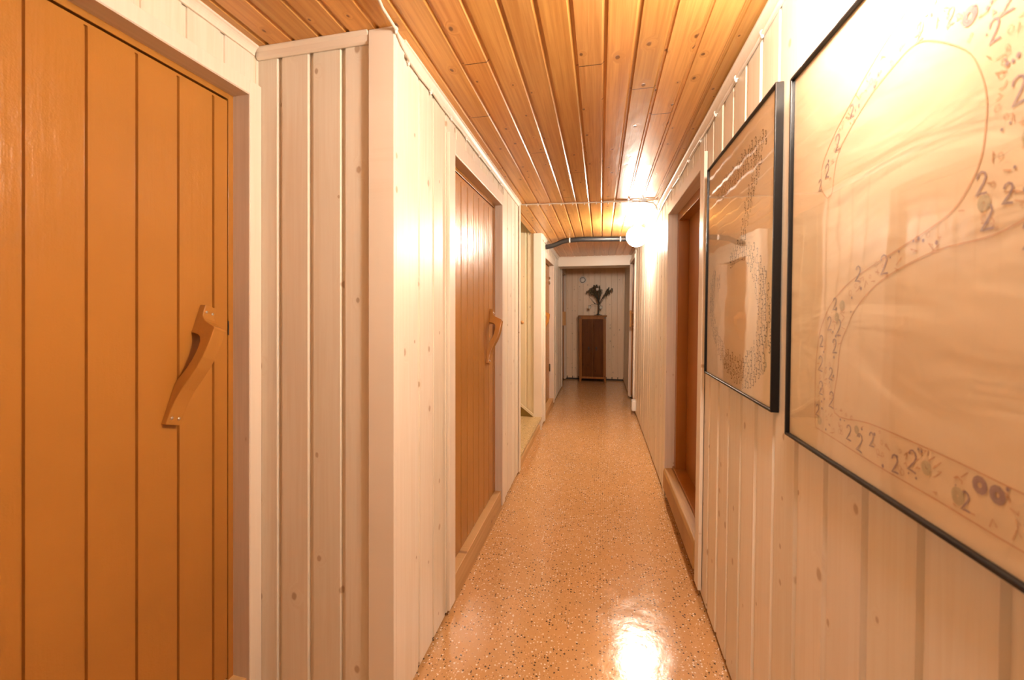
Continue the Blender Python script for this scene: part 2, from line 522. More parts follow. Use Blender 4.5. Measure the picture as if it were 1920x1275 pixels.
# ceiling trims (rounded cove strips)
def cove(mb, x, y0, y1, sgn, w=.020, h=.034, seg=5):
    pr = [(0, 0), (w, 0), (w, -.006)]
    for i in range(1, seg):
        a = i / seg * math.pi / 2
        pr.append((w - (w - .006) * math.sin(a), -.006 - (h - .006) * (1 - math.cos(a)) ** .8))
    pr += [(.006, -h), (0, -h)]
    mb.prism(pr, lambda a, b, q: (x + sgn * a, q, ceil_z(q) + b), y0, y1)
mb = MB(); cove(mb, WL, YR + .05, 3.14, 1)
struct(mb, 'trim_1', 'trim', 'white cove strip along the left ceiling edge above the second orange door', 'trim')
mb = MB(); cove(mb, WL, 4.36, 6.15, 1)
struct(mb, 'trim_2', 'trim', 'white cove strip along the left ceiling edge beyond the stair opening', 'trim')
mb = MB(); cove(mb, WR, YB, 5.40, -1, .020, .045)
struct(mb, 'trim_3', 'trim', 'white cove strip along the right ceiling edge above the pictures', 'trim', sk=True)
mb = MB(); cove(mb, WN, YB, YR - .02, 1, .020, .030)
struct(mb, 'trim_4', 'trim', 'white cove strip above the nearest orange door', 'trim')
mb = MB()
zc = ceil_z(YR)
mb.prism([(0, 0), (-.020, 0), (-.020, -.006), (-.013, -.014), (-.012, -.031), (-.006, -.036), (0, -.036)],
         lambda a, b, q: (q, YR + a, zc + b), WN + .001, -.693)
struct(mb, 'trim_5', 'trim', 'white cove strip over the wall section facing the camera', 'trim', bevel=.002)
# corner board of the narrowing
mb = MB()
mb.box(-.690, WL + .014, YR - .016, YR, .02, zc - .001)
mb.box(WL, WL + .014, YR, YR + .052, .02, zc - .001)
struct(mb, 'trim_6', 'trim', 'white corner board where the corridor narrows', 'trim', bevel=.0015)
mb = MB()
mb.box(WL - .07, WL + .008, 3.14, 3.152, .02, ceil_z(3.1)).box(WL, WL + .01, 3.105, 3.152, .02, ceil_z(3.1))
struct(mb, 'trim_7', 'trim', 'white edge board at the near side of the stair opening', 'trim', bevel=.001)
mb = MB()
mb.box(WL - .075, WL + .010, 4.312, 4.325, .0, ceil_z(4.33)).box(WL, WL + .010, 4.325, 4.37, .03, ceil_z(4.33))
struct(mb, 'trim_8', 'trim', 'white corner board at the far side of the stair opening', 'trim', bevel=.001)
mb = MB().box(WR - .010, WR + .02, 5.385, 5.40, .03, ceil_z(5.4))
struct(mb, 'trim_9', 'trim', 'thin white strip at the end of the right wall boards', 'trim', sk=True)

# lowered white beam before the end of the corridor
mb = MB().box(WL, .432, 6.15, 6.50, 1.917, 2.075)
mb.box(WL, .432, 6.138, 6.15, 2.050, 2.068)
struct(mb, 'trim_10', 'trim', 'white boxed beam crossing the corridor before the end wall', 'beam', bevel=.002)

# ------------------------------------------------------------------ doors
def handle_profile():
    o = [(0, 20), (22, 20), (32, 22), (40, 27), (48, 36), (54, 48), (60, 60), (65, 72), (70, 77), (76, 76),
         (95, 75), (125, 72), (155, 67), (185, 58), (215, 45), (245, 32), (270, 24), (290, 20), (315, 18), (340, 17)]
    i = [(340, 0), (235, 0), (222, 4), (205, 14), (185, 25), (165, 33), (145, 38), (125, 41), (108, 40), (96, 34), (90, 25), (86, 8), (85, 0), (0, 0)]
    return [(a / 1000, b / 1000) for a, b in o + i]
def door_handle(parent, X, s, yc, zc, tilt, mat, length=1.0, width=.040, sk=False, screws=True, flip=1):
    """curved wooden pull, profile stands out of the door by up to 77 mm; tilted in the door's plane"""
    ct, st = math.cos(tilt), math.sin(tilt)
    def fn(t, o, w):      # t down the handle, o out of the door, w across
        tt = (t - .17) * length
        y = yc + w * ct - tt * st
        z = zc - tt * ct - w * st
        return (X - s * o, y, z)
    mb = MB().prism(handle_profile(), fn, -width / 2, width / 2)
    h = mb.build('handle', mat, parent, sk=sk, bevel=.002)
    h['label'] = 'curved wooden pull handle in the door colour'
    ABS[h.name] = ABS[parent.name]
    if screws:
        for t, o in ((.020, .0200), (.322, .0182)):
            for w_ in (-.010, .010):
                m = MB()
                c = Vector(fn(t, o, w_))
                m.lathe([(0, .0012), (.0028, .0012), (.0042, .0)], c, (-s, 0, 0), 12)
                sc = m.build('screw', 'steel', h, sk=sk)
    return h

def slab(mb, X, s, y0, y1, z0, z1, grooves, gtop, gw=.0040, gd=.007, thick=.034):
    def part(za, zb, gs):
        pr = [(y0, 0)]
        for g in gs:
            pr += [(g - gw, 0), (g - gw * .6, -gd), (g + gw * .6, -gd), (g + gw, 0)]
        pr += [(y1, 0), (y1, -thick), (y0, -thick)]
        mb.prism(pr, lambda a, b, w: (X - s * b, a, w), za, zb)
    part(z0, gtop, grooves)
    if gtop < z1 - .001: part(gtop, z1, [])

def door(n, wx, s, y0, y1, zt, zb, rd, fw, sd, grooves, gtop, label, mslab='orange', mframe='orange', casing=.055, cz=.03,
         sk=False, far_case=None, near_case=None, proud=.015, jmat='jamb', fdepth=None, top_case=None):
    d = thing(f'door_{n}', (wx, (y0 + y1) / 2, 0), label, 'door', kind='structure', sk=sk)
    nc = casing if near_case is None else near_case
    fc = casing if far_case is None else far_case
    tc = casing if top_case is None else top_case
    X = lambda a: wx + s * a
    def bx(mb, a0, a1, ya, yb, za, zb_): mb.box(min(X(a0), X(a1)), max(X(a0), X(a1)), ya, yb, za, zb_)
    for nm, ya, yb, za, zb_ in (('casing', y0 - nc, y0, cz, zt + tc), ('casing', y1, y1 + fc, cz, zt + tc), ('casing', y0, y1, zt, zt + tc)):
        if yb - ya < .002: continue
        m = MB(); bx(m, -proud, 0, ya, yb, za, zb_); m.build(nm, 'trim', d, sk=sk, bevel=.002)
    m = MB()
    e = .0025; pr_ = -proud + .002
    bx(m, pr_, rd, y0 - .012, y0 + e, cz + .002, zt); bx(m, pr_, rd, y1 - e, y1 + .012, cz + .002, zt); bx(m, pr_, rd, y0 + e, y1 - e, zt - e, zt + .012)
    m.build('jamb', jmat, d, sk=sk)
    fd = sd + .05 if fdepth is None else fdepth
    m = MB()
    bx(m, rd, fd, y0 - .02, y0 + fw, zb, zt + .02); bx(m, rd, fd, y1 - fw, y1 + .02, zb, zt + .02); bx(m, rd, fd, y0 + fw, y1 - fw, zt - fw, zt + .02)
    m.build('frame', mframe, d, sk=sk, bevel=.001)
    m = MB()
    g = .0042
    slab(m, X(sd), s, y0 + fw + g, y1 - fw - g, zb + .012, zt - fw - g * 1.9, grooves, gtop)
    sl = m.build('leaf', mslab, d, sk=sk)
    return d, sl

# door 1, nearest, left
gr = [.607 - .105, .607 - .21, .607, .712, .817, .922, 1.028]
d1, s1 = door(1, WN, -1, D1['y0'], D1['y1'], D1['zt'], .10, .05, .020, .05, gr, 1.921,
              'orange painted plank door nearest the camera in the left wall', casing=.045, proud=.012)
door_handle(d1, WN - .05, -1, .950, 1.118, math.radians(19), 'orange')
MB().box(WN - .09, WN, D1['y0'], D1['y1'], 0, .10).build('threshold', 'sill', d1)
m = MB().box(WN - .0508, WN - .049, 1.079, 1.082, 1.19, 1.235)
m.build('lock_plate', 'iron', d1)
# door 2
d2, s2 = door(2, WL, -1, D2['y0'], D2['y1'], D2['zt'], .115, .034, .022, .034, [1.774, 1.874, 1.968, 2.067, 2.167, 2.268, 2.372, 2.472], 1.885,
              'second orange plank door in the left wall, shining with lamp reflections', casing=.068, proud=.014)
door_handle(d2, WL - .034, -1, 2.375, 1.112, math.radians(17), 'orange', .97)
MB().box(WL - .10, WL + .004, D2['y0'] - .004, D2['y1'] + .004, .0, .122).build('threshold', 'sill', d2, bevel=.003)
# door 3
d3, s3 = door(3, WL, -1, D3['y0'], D3['y1'], D3['zt'], .085, .05, .014, .05, [4.72, 4.82, 4.92, 5.02, 5.12, 5.22, 5.32, 5.42], 1.82,
              'third orange plank door in the left wall, beyond the stair opening', casing=.07, proud=.014)
door_handle(d3, WL - .05, -1, 4.90, 1.13, math.radians(5), 'orange', .9)
MB().box(WL - .10, WL + .004, D3['y0'], D3['y1'], .0, .09).build('threshold', 'sill', d3)
for z, mt in ((1.66, 'steel'), (.50, 'iron')):
    m = MB().tube([(WL - .044, 5.466, z - .05), (WL - .044, 5.466, z + .05)], .009, 10)
    m.build('hinge', mt, d3)
# door 6, far left by the end wall
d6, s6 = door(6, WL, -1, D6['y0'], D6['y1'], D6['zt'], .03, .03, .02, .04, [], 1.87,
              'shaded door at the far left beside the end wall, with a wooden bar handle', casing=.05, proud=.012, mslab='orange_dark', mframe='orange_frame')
m = MB().box(WL - .035, WL + .035, 7.10, 7.13, 1.0, 1.24)
m.build('handle', 'pine_handle', d6, bevel=.006)

# door 4, right wall
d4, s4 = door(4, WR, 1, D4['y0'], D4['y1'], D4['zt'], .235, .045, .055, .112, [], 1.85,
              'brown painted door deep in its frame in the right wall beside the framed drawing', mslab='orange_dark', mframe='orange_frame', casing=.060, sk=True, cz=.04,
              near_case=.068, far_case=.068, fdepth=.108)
m = MB().box(WR + .108, WR + .14, D4['y0'] - .02, D4['y1'] + .02, .20, 1.93)
m.build('frame', 'orange_frame', d4, sk=True)
m = MB().prism([(WR - .022, .20), (WR - .016, .222), (WR + .035, .226), (WR + .035, 0.02), (WR + .010, 0.02), (WR + .010, .08), (WR - .022, .09)], lambda a, b, q: (a, q, b), D4['y0'] + .002, D4['y1'] - .004)
m.build('threshold', 'sill_dark', d4, sk=True, bevel=.004)
m = MB().box(WR + .035, WR + .115, D4['y0'], D4['y1'], .02, .238)
m.build('inner_sill', 'orange_frame', d4, sk=True, bevel=.004)
# door 5, far right
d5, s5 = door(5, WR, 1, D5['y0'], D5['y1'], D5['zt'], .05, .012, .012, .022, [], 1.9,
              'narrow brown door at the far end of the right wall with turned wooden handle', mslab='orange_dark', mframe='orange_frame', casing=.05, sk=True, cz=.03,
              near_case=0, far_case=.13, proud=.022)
m = MB()
m.lathe([(.012, -.115), (.017, -.112), (.020, -.10), (.014, -.09), (.019, -.082), (.012, -.070), (.010, -.05), (.013, 0), (.010, .05),
         (.012, .070), (.019, .082), (.014, .09), (.020, .10), (.017, .112), (.010, .118)], (WR - .012, 5.98, 1.145), (0, 0, 1), 16)
m.tube([(WR - .012, 5.98, 1.23), (WR + .025, 5.98, 1.23)], .008, 8).tube([(WR - .012, 5.98, 1.06), (WR + .025, 5.98, 1.06)], .008, 8)
h = m.build('handle', 'pine_handle', d5, sk=True)
h['label'] = 'turned pine pull handle'

# ------------------------------------------------------------------ stair alcove on the left
XA = -2.2
mb = MB()
pr_x = [(-2.2, WL - .075)]
boards(mb, 'y', 4.325, XA, WL - .06, .02, 2.9, .11, -.99, sgn=-1, lo=.012, hi=.010, deep=.010)
struct(mb, 'wall_alcove_far', 'alcove', 'cream panelled far wall of the stair opening with a wooden peg')
mb = MB().box(XA, WL - .10, 3.10, 3.14, 0, 2.9)
struct(mb, 'wall_alcove_near', 'alcove', 'cream near wall of the stair opening')
mb = MB().box(XA - .03, XA, 3.1, 4.36, 0, 2.9)
struct(mb, 'wall_alcove_back', 'alcove', 'cream wall at the top of the short stair')
mb = MB().box(XA, -.72, 3.1, 4.36, 2.9, 2.93).box(-.72, -.70, 3.1, 4.36, ceil_z(3.1) + .01, 2.93)
struct(mb, 'ceiling_alcove', 'alcove', 'raised ceiling over the stair', 'ceiling')
st = thing('staircase', (-.7, 3.7, 0), 'short stair rising from the left side opening, speckled first tread', 'stair', kind='structure')
MB().box(XA, WL + .0, 3.147, 4.318, .105, .135).box(WL, WL + .012, 3.147, 4.318, .118, .135).build('tread', 'step', st, bevel=.003)
MB().box(XA, WL - .022, 3.147, 4.318, .0, .105).box(WL - .022, WL - .006, 3.147, 4.33, .0, .055).build('riser', 'sill', st)
mb = MB()
for k in range(1, 5):
    mb.box(XA, -.72 - .22 * k, 3.147, 4.318, .135 + .17 * (k - 1), .135 + .17 * k)
mb.build('tread', 'step', st)
mb = MB()
mb.prism([(-.695, .137), (-.695, .165), (-2.1, 1.247), (-2.1, 1.215)], lambda a, b, q: (a, q, b), 4.296, 4.3135)
mb.build('stringer', 'alcove', st)
MB().prism([(-.70, .136), (-2.1, 1.213), (-2.1, .136)], lambda a, b, q: (a, q, b), 4.304, 4.313).build('side_panel', 'olive', st)
# wooden peg on the far alcove wall
m = MB().lathe([(0, .052), (.010, .050), (.018, .042), (.019, .034), (.013, .024), (.009, .014), (.010, 0)], (-.823, 4.325, 1.135), (.25, -1, .05), 16)
pg = m.build('coat_peg', 'pine_handle', origin=(-.823, 4.32, 1.135))
tag(pg, 'small turned wooden peg on the cream wall inside the stair opening', 'peg')

# ------------------------------------------------------------------ lamps
def wall_lamp(y, z, label, glob):
    t = thing('globe_lamp', (WR, y, z), label, 'lamp', 'globe lamps on the right wall', sk=True)
    xc = WR - .122
    m = MB().lathe([(.0, 0), (.055, 0), (.057, .012), (.050, .030), (.044, .040), (.042, .052), (0, .052)], (WR - .001, y, z), (-1, 0, 0), 32)
    m.build('wall_mount', 'plastic', t, sk=True)
    m = MB()
    R = .095
    pr = []
    for i in range(25):
        a = math.pi * i / 24 * .87
        pr.append((R * math.sin(a), R * math.cos(a)))
    m.lathe(pr, (xc, y, z), (-1, 0, 0), 40)
    g = m.build('glass_globe', glob, t, sk=True)
    g['label'] = 'lit opal glass globe'
    return t
wall_lamp(3.93, 1.945, 'lit white glass globe lamp on the right wall beyond the brown door', 'globe')
wall_lamp(.70, 1.965, 'white glass globe lamp on the right wall just above the framed drawing of a 2', 'globe_near')

# ------------------------------------------------------------------ cables
def clip_mesh(c, d, r):
    """small plastic cable clip: band round the cable with a nail head; c centre, d cable direction"""
    c = Vector(c); d = Vector(d).normalized()
    m = MB().tube([c - d * .004, c + d * .004], r + .0022, 10)
    side = d.cross(Vector((0, 0, 1)))
    if side.length < .1: side = Vector((0, 1, 0))
    side.normalize()
    m.lathe([(.0042, 0), (.0042, .006), (.002, .0085), (0, .009)], c - side * .0 - Vector((0, 0, r + .001)) if abs(d.z) < .5 else c + side * (r + .001), (0, 0, -1) if abs(d.z) < .5 else side, 10)
    return m
def cable(name, pts, r, label, clips, rc=None, sk=False, mat='cable'):
    root = MB().tube(pts, r, 10).build(name, mat, origin=pts[0], sk=False)
    ABS[root.name] = Vector(pts[0])
    tag(root, label, 'cable')
    first = None
    for (c, d) in clips:
        if first is None:
            m = clip_mesh(c, d, r)
            first = m.build('clip', 'plastic', root)
            c0 = Vector(c)
        else:
            q = first.copy(); COL.objects.link(q); q.parent = root
            q.location = Vector(c) - c0
    return root
# left: comes over the ceiling, turns at the corner board and follows the top of the wall
cz0 = ceil_z(YR)
def lz(y): return ceil_z(y) - .040
pts = [(-.40, .20, ceil_z(.2) - .006), (-.50, .62, ceil_z(.6) - .006), (-.565, .90, cz0 - .005), (-.598, 1.05, cz0 - .006), (WL + .021, 1.125, cz0 - .012), (WL + .021, 1.17, cz0 - .035), (WL + .012, 1.24, lz(1.24))]
for k in range(12):
    y = 1.33 + k * .105
    pts.append((WL + .006 + .002 * math.sin(k * 2.1), y, lz(y) + .0025 * math.sin(k * 1.7)))
pts += [(WL + .007, 2.56, lz(2.55) - .003), (WL + .007, 2.575, lz(2.55) - .02), (WL + .007, 2.578, 2.02)]
cl = [((WL + .008, y, lz(y)), (0, 1, 0)) for y in (1.24, 1.42, 1.63, 1.83, 2.04, 2.27, 2.50)] + [((-.578, .98, cz0 - .006), (0, 1, 0)), ((WL + .021, 1.128, cz0 - .012), (0, 1, 0))]
cable('electric_cable', pts, .0045, 'white cable clipped under the left ceiling trim above the second orange door', cl)
# right: along the cove from the near end to the globe lamp
def rp(y, dz=0, dx=0):
    return tuple(skew((WR - .007 - dx, y, ceil_z(y) - .052 + dz)))
pts = []
k = 0
y = -1.4
while y < 3.05:
    pts.append(rp(y, .004 * math.sin(k * 1.3), .002 * math.sin(k * .7)))
    y += .12; k += 1
pts += [rp(3.12), rp(3.20, -.004), rp(3.28, -.012), rp(3.4, -.02), rp(3.55, -.035), rp(3.7, -.05)]
cl = [(rp(yy, .0), (0, 1, 0)) for yy in (.55, .80, 1.05, 1.31, 1.54, 1.79, 2.04, 2.30, 2.56, 2.80, 3.06, 3.33)]
cable('electric_cable', pts, .0055, 'white cable clipped along the right ceiling edge above the pictures', cl)
# across the ceiling
pts, cl = [], []
for k in range(19):
    u = k / 18
    x = WL + .01 + u * .80
    y = 3.155 + .075 * u + .004 * math.sin(k * 1.9)
    pts.append((x, y, ceil_z(y) - .005))
    if k % 2 == 1: cl.append(((x, y, ceil_z(y) - .005), (1, 0, 0)))
pts += [(.27, 3.245, ceil_z(3.2) - .006), (.34, 3.26, ceil_z(3.2) - .006), (.395, 3.30, ceil_z(3.3) - .010), (.425, 3.345, ceil_z(3.3) - .028), (.430, 3.36, ceil_z(3.3) - .05)]
cable('electric_cable', pts, .0055, 'pale cable clipped straight across the pine ceiling before the globe lamp', cl)
pts = []
for k in range(15):
    u = k / 14
    x = .02 + u * .40
    pts.append((x, 3.192 + .03 * u - .004 * math.sin(u * 11) - .02 * u * u, ceil_z(3.2) - .006))
cable('electric_cable', pts, .0045, 'second thinner cable beside the one crossing the pine ceiling', [((.30, pts[10][1], ceil_z(3.2) - .006), (1, 0, 0))])
# left far wall, small clips under the trim
pts = [(WL + .008, 4.40 + .09 * k, ceil_z(4.4 + .09 * k) - .045) for k in range(20)]
cable('electric_cable', pts, .004, 'white cable with close clips high on the left wall beyond the stair opening', [((WL + .008, 4.55 + .2 * k, ceil_z(4.55 + .2 * k) - .045), (0, 1, 0)) for k in range(8)])
# vertical cable at the end of the right boards
def vp(z): return tuple(skew((WR - .016, 5.375, z)))
cable('electric_cable', [vp(.16 + .08 * k) for k in range(23)], .0055, 'vertical white cable clipped to the end edge of the right wall boards', [(vp(.34 + .235 * k), (0, 0, 1)) for k in range(7)])

# black hose across the ceiling
hz = lambda y: ceil_z(y) - .030
pts = [(-.632, 4.72, hz(4.7) - .055), (-.60, 4.715, hz(4.7) - .052), (-.54, 4.69, hz(4.7) - .045), (-.48, 4.66, hz(4.7) - .03), (-.42, 4.63, hz(4.7) - .012), (-.36, 4.61, hz(4.7) - .004), (-.2, 4.60, hz(4.6)),
       (0, 4.63, hz(4.6)), (.15, 4.65, hz(4.6)), (.30, 4.68, hz(4.7)), (.43, 4.72, hz(4.7) - .004)]
hose = MB().tube(pts, .027, 14).build('pipe', 'black', origin=pts[0])
ABS[hose.name] = Vector(pts[0])
tag(hose, 'black insulated pipe strapped across the pine ceiling behind the globe lamp', 'pipe')
for c in ((-.335, 4.608, hz(4.6) - .003), (.212, 4.662, hz(4.66))):
    m = MB().tube([Vector(c) - Vector((.006, 0, 0)), Vector(c) + Vector((.006, 0, 0))], .0295, 14)
    q = m.build('strap', 'plastic', hose); q['label'] = 'white strap'
# junction box low on the right wall
jb = thing('junction_box', (WR, 5.2, .06), 'small white box low on the right wall at the foot of the vertical cable', 'box', sk=True)
MB().box(WR - .045, WR, 5.12, 5.24, .055, .175).build('case', 'plastic', jb, sk=True, bevel=.006)
MB().box(WR - .049, WR - .045, 5.125, 5.235, .060, .170).build('lid', 'plastic', jb, sk=True, bevel=.002)

# ------------------------------------------------------------------ framed drawings
def stroke(mb, pts, w, X):
    """flat ribbon on the plane x=X through (y,z) points"""
    n = len(pts)
    L, R_ = [], []
    for i, (y, z) in enumerate(pts):
        a = pts[max(i - 1, 0)]; b = pts[min(i + 1, n - 1)]
        dy, dz = b[0] - a[0], b[1] - a[1]
        l = math.hypot(dy, dz) or 1
        nx, nz = -dz / l * w / 2, dy / l * w / 2
        L.append(mb.vert((X, y + nx, z + nz))); R_.append(mb.vert((X, y - nx, z - nz)))
    for i in range(n - 1):
        mb.face([L[i], L[i + 1], R_[i + 1], R_[i]])
THREE = [(-.30, .36), (-.12, .5), (.14, .47), (.28, .32), (.2, .12), (-.02, .03), (.22, -.02), (.34, -.2), (.24, -.42), (0, -.5), (-.30, -.38)]
TWO = [(-.26, .24), (-.20, .42), (0, .5), (.2, .42), (.26, .22), (.14, 0), (-.08, -.24), (-.30, -.47), (.0, -.43), (.34, -.45)]
def glyph(mb, g, y, z, size, X, w, rot=0):
    c, s = math.cos(rot), math.sin(rot)
    stroke(mb, [(y - (a * c - b * s) * size * .8, z + (a * s + b * c) * size) for a, b in g], w, X)
def ring(mb, y, z, r, X, w, e=1.3):
    stroke(mb, [(y + r * math.cos(k / 10 * 2 * math.pi), z + e * r * math.sin(k / 10 * 2 * math.pi)) for k in range(11)], w, X)
def blob(mb, y, z, r, X, e=1.2):
    idx = [mb.vert((X, y + r * math.cos(k / 12 * 2 * math.pi) * random.uniform(.85, 1.1), z + e * r * math.sin(k / 12 * 2 * math.pi))) for k in range(12)]
    mb.face(idx)
def framed(y0, y1, z0, z1, label):
    t = thing('framed_drawing', (WR, (y0 + y1) / 2, z0), label, 'picture', sk=True)
    xf, xw = WR - .021, WR - .001
    fw = .007
    m = MB()
    def bar(p0, p1, p2, p3):   # mitred bar, corners in (y,z)
        prof = [(0.0, 0.0), (0.0, 1.0), (1.0, 1.0), (1.0, 0.0)]
        A = [m.vert((xx, p[0], p[1])) for xx, p in ((xf, p0), (xf, p1), (xf, p2), (xf, p3))]
        B = [m.vert((xx, p[0], p[1])) for xx, p in ((xw, p0), (xw, p1), (xw, p2), (xw, p3))]
        m.face(A); m.face(B[::-1])
        for i in range(4):
            j = (i + 1) % 4
            m.face([A[i], A[j], B[j], B[i]])
    bar((y0, z0), (y1, z0), (y1 - fw, z0 + fw), (y0 + fw, z0 + fw))
    bar((y1, z0), (y1, z1), (y1 - fw, z1 - fw), (y1 - fw, z0 + fw))
    bar((y1, z1), (y0, z1), (y0 + fw, z1 - fw), (y1 - fw, z1 - fw))
    bar((y0, z1), (y0, z0), (y0 + fw, z0 + fw), (y0 + fw, z1 - fw))
    m.build('frame', 'frame', t, sk=True, bevel=.0015)
    xp = WR - .012
    MB().box(xp, xp + .004, y0 + fw * .6, y1 - fw * .6, z0 + fw * .6, z1 - fw * .6).build('paper', 'paper', t, sk=True)
    g = MB().box(xp - .0045, xp - .0025, y0 + fw * .8, y1 - fw * .8, z0 + fw * .8, z1 - fw * .8)
    g.build('glass', 'glass', t, sk=True)
    return t, xp - .0006
# the drawing of a large 3 filled with small 3s
P1, xi = framed(1.173, 1.855, 1.006, 1.856, 'black framed drawing of a large 3 made of tiny numerals, beside the brown door')
spine = [((1.735, 1.708), .034), ((1.60, 1.722), .038), ((1.45, 1.735), .036), ((1.32, 1.742), .030), ((1.245, 1.752), .018)]
spine2 = [((1.30, 1.725), .032), ((1.345, 1.650), .034), ((1.395, 1.580), .032), ((1.425, 1.520), .026), ((1.43, 1.480), .020)]
spine3 = [((1.555, 1.425), .022), ((1.50, 1.465), .026), ((1.42, 1.462), .030), ((1.34, 1.425), .038), ((1.28, 1.355), .050), ((1.245, 1.26), .052), ((1.255, 1.17), .055), ((1.315, 1.105), .058),
          ((1.40, 1.075), .050), ((1.50, 1.075), .040), ((1.60, 1.10), .036), ((1.69, 1.145), .032), ((1.755, 1.21), .030), ((1.785, 1.29), .030), ((1.770, 1.375), .032), ((1.745, 1.425), .016)]
extra = [((1.70, 1.39), .020), ((1.69, 1.345), .016)]
def scatter(sp, dens):
    out = []
    for (p, r0), (q, r1) in zip(sp[:-1], sp[1:]):
        L = math.hypot(q[0] - p[0], q[1] - p[1])
        for _ in range(int(L * (r0 + r1) * dens)):
            u = random.random()
            r = r0 + (r1 - r0) * u
            nx, nz = -(q[1] - p[1]) / L, (q[0] - p[0]) / L
            k = random.uniform(-1, 1) * r * .92
            out.append((p[0] + (q[0] - p[0]) * u + nx * k, p[1] + (q[1] - p[1]) * u + nz * k))
    return out
placed = []
m = MB()
for sp in (spine, spine2, spine3, extra):
    for y, z in scatter(sp, 42000):
        s_ = random.choice((.013, .016, .020, .024, .028))
        s_ *= .62 + .38 * min(1, max(0, (1.80 - y) / .5))
        if any((y - a) ** 2 + (z - b) ** 2 < (.46 * (s_ + q)) ** 2 for a, b, q in placed): continue
        placed.append((y, z, s_))
        if s_ < .009 or random.random() < .22: ring(m, y, z, s_ * .30, xi, .0014)
        else: glyph(m, THREE, y, z, s_, xi,   .0030 if s_ > .014 else .0021, random.uniform(-.2, .2))
q = m.build('numeral_pattern', 'ink', P1, sk=True); q['label'] = 'large 3 built up from many tiny 3s'
# the drawing of a large 2
P2, xi = framed(.411, 1.093, .974, 1.818, 'black framed drawing of a large outlined 2 holding small 2s, nearest the camera')
outer = [(.937, 1.493), (.958, 1.515), (.962, 1.545), (.953, 1.575), (.914, 1.614), (.861, 1.650), (.826, 1.672), (.773, 1.700), (.714, 1.722), (.64, 1.735), (.57, 1.725), (.51, 1.69), (.475, 1.63), (.46, 1.56), (.462, 1.48), (.49, 1.42), (.53, 1.378),
         (.579, 1.357), (.665, 1.350), (.754, 1.325), (.802, 1.301), (.843, 1.268), (.862, 1.240), (.883, 1.206), (.892, 1.150), (.899, 1.073), (.80, 1.080), (.714, 1.080), (.62, 1.078), (.543, 1.074), (.47, 1.074)]
inner = [(.937, 1.493), (.921, 1.500), (.915, 1.530), (.905, 1.563), (.880, 1.590), (.814, 1.630), (.748, 1.652), (.709, 1.657), (.675, 1.641), (.623, 1.596), (.603, 1.560), (.593, 1.521), (.594, 1.482), (.599, 1.452), (.611, 1.428), (.638, 1.398),
         (.687, 1.378), (.769, 1.352), (.854, 1.322), (.914, 1.285), (.943, 1.250), (.962, 1.210), (.972, 1.137), (.970, 1.036), (.955, 1.026), (.914, 1.024), (.786, 1.018), (.656, 1.016), (.566, 1.013), (.47, 1.012)]
def smooth(p):
    out = []
    for i in range(len(p) - 1):
        a, b, c, d = p[max(i - 1, 0)], p[i], p[i + 1], p[min(i + 2, len(p) - 1)]
        for k in range(4):
            t_ = k / 4
            f = lambda j: .5 * (2 * b[j] + (c[j] - a[j]) * t_ + (2 * a[j] - 5 * b[j] + 4 * c[j] - d[j]) * t_ ** 2 + (-a[j] + 3 * b[j] - 3 * c[j] + d[j]) * t_ ** 3)
            out.append((f(0), f(1)))
    return out + [p[-1]]
m = MB(); stroke(m, smooth(outer), .0017, xi); stroke(m, smooth(inner), .0017, xi)
bandc = [((.940, 1.53), .018), ((.91, 1.590), .018), ((.83, 1.648), .018), ((.71, 1.69), .026), ((.60, 1.66), .05), ((.535, 1.57), .055), ((.53, 1.47), .055), ((.57, 1.39), .03), ((.70, 1.36), .014), ((.82, 1.315), .020), ((.90, 1.26), .028),
         ((.928, 1.18), .034), ((.932, 1.06), .032), ((.80, 1.048), .028), ((.62, 1.046), .029), ((.48, 1.044), .029)]
for y, z in scatter(bandc, 3200):
    k = random.random()
    if k < .5: stroke(m, [(y, z), (y + random.uniform(-.008, .008), z + random.uniform(-.006, .008)), (y + random.uniform(-.01, .01), z + random.uniform(-.008, .008))], .0014, xi)
    elif k < .8: ring(m, y, z, random.uniform(.0015, .004), xi, .0008)
q = m.build('outline_pattern', 'ink_orange', P2, sk=True); q['label'] = 'orange crayon outline of a large 2'
m = MB()
twos = [(.966, 1.528), (.940, 1.549), (.905, 1.592), (.860, 1.632), (.598, 1.421), (.590, 1.379), (.565, 1.400), (.834, 1.333), (.767, 1.342), (.905, 1.281), (.922, 1.243), (.891, 1.236), (.951, 1.206), (.903, 1.20), (.953, 1.16), (.915, 1.145),
        (.950, 1.111), (.911, 1.095), (.962, 1.063), (.853, 1.048), (.822, 1.040), (.790, 1.055), (.735, 1.035), (.700, 1.052), (.612, 1.034), (.585, 1.595), (.569, 1.62), (.647, 1.655), (.70, 1.67), (.555, 1.51), (.520, 1.45), (.50, 1.56), (.54, 1.35), (.52, 1.03)]
for i, (y, z) in enumerate(twos):
    glyph(m, TWO, y, z, .024 + .004 * (i % 3), xi - .0001, .0024, random.uniform(-.1, .1))
for y, z in scatter(bandc, 900):
    blob(m, y, z, random.uniform(.001, .0026), xi - .0001)
for y, z, r in ((.593, 1.062, .009), (.571, 1.060, .009), (.618, 1.635, .010)):
    for k in range(3): ring(m, y, z, r * (1 - .27 * k), xi - .0001, .0022, 1.1)
q = m.build('numeral_pattern', 'ink_violet', P2, sk=True); q['label'] = 'violet ink 2s and dots'
m = MB()
for y, z, r in ((.88, 1.278, .008), (.897, 1.256, .007), (.536, 1.455, .014), (.594, 1.397, .008), (.674, 1.052, .008), (.623, 1.036, .009), (.953, 1.044, .007), (.83, 1.06, .006)):
    for k in range(4): ring(m, y, z, r * (1 - .24 * k), xi - .0002, .0018, 1.15)
q = m.build('crayon_pattern', 'ink_green', P2, sk=True)

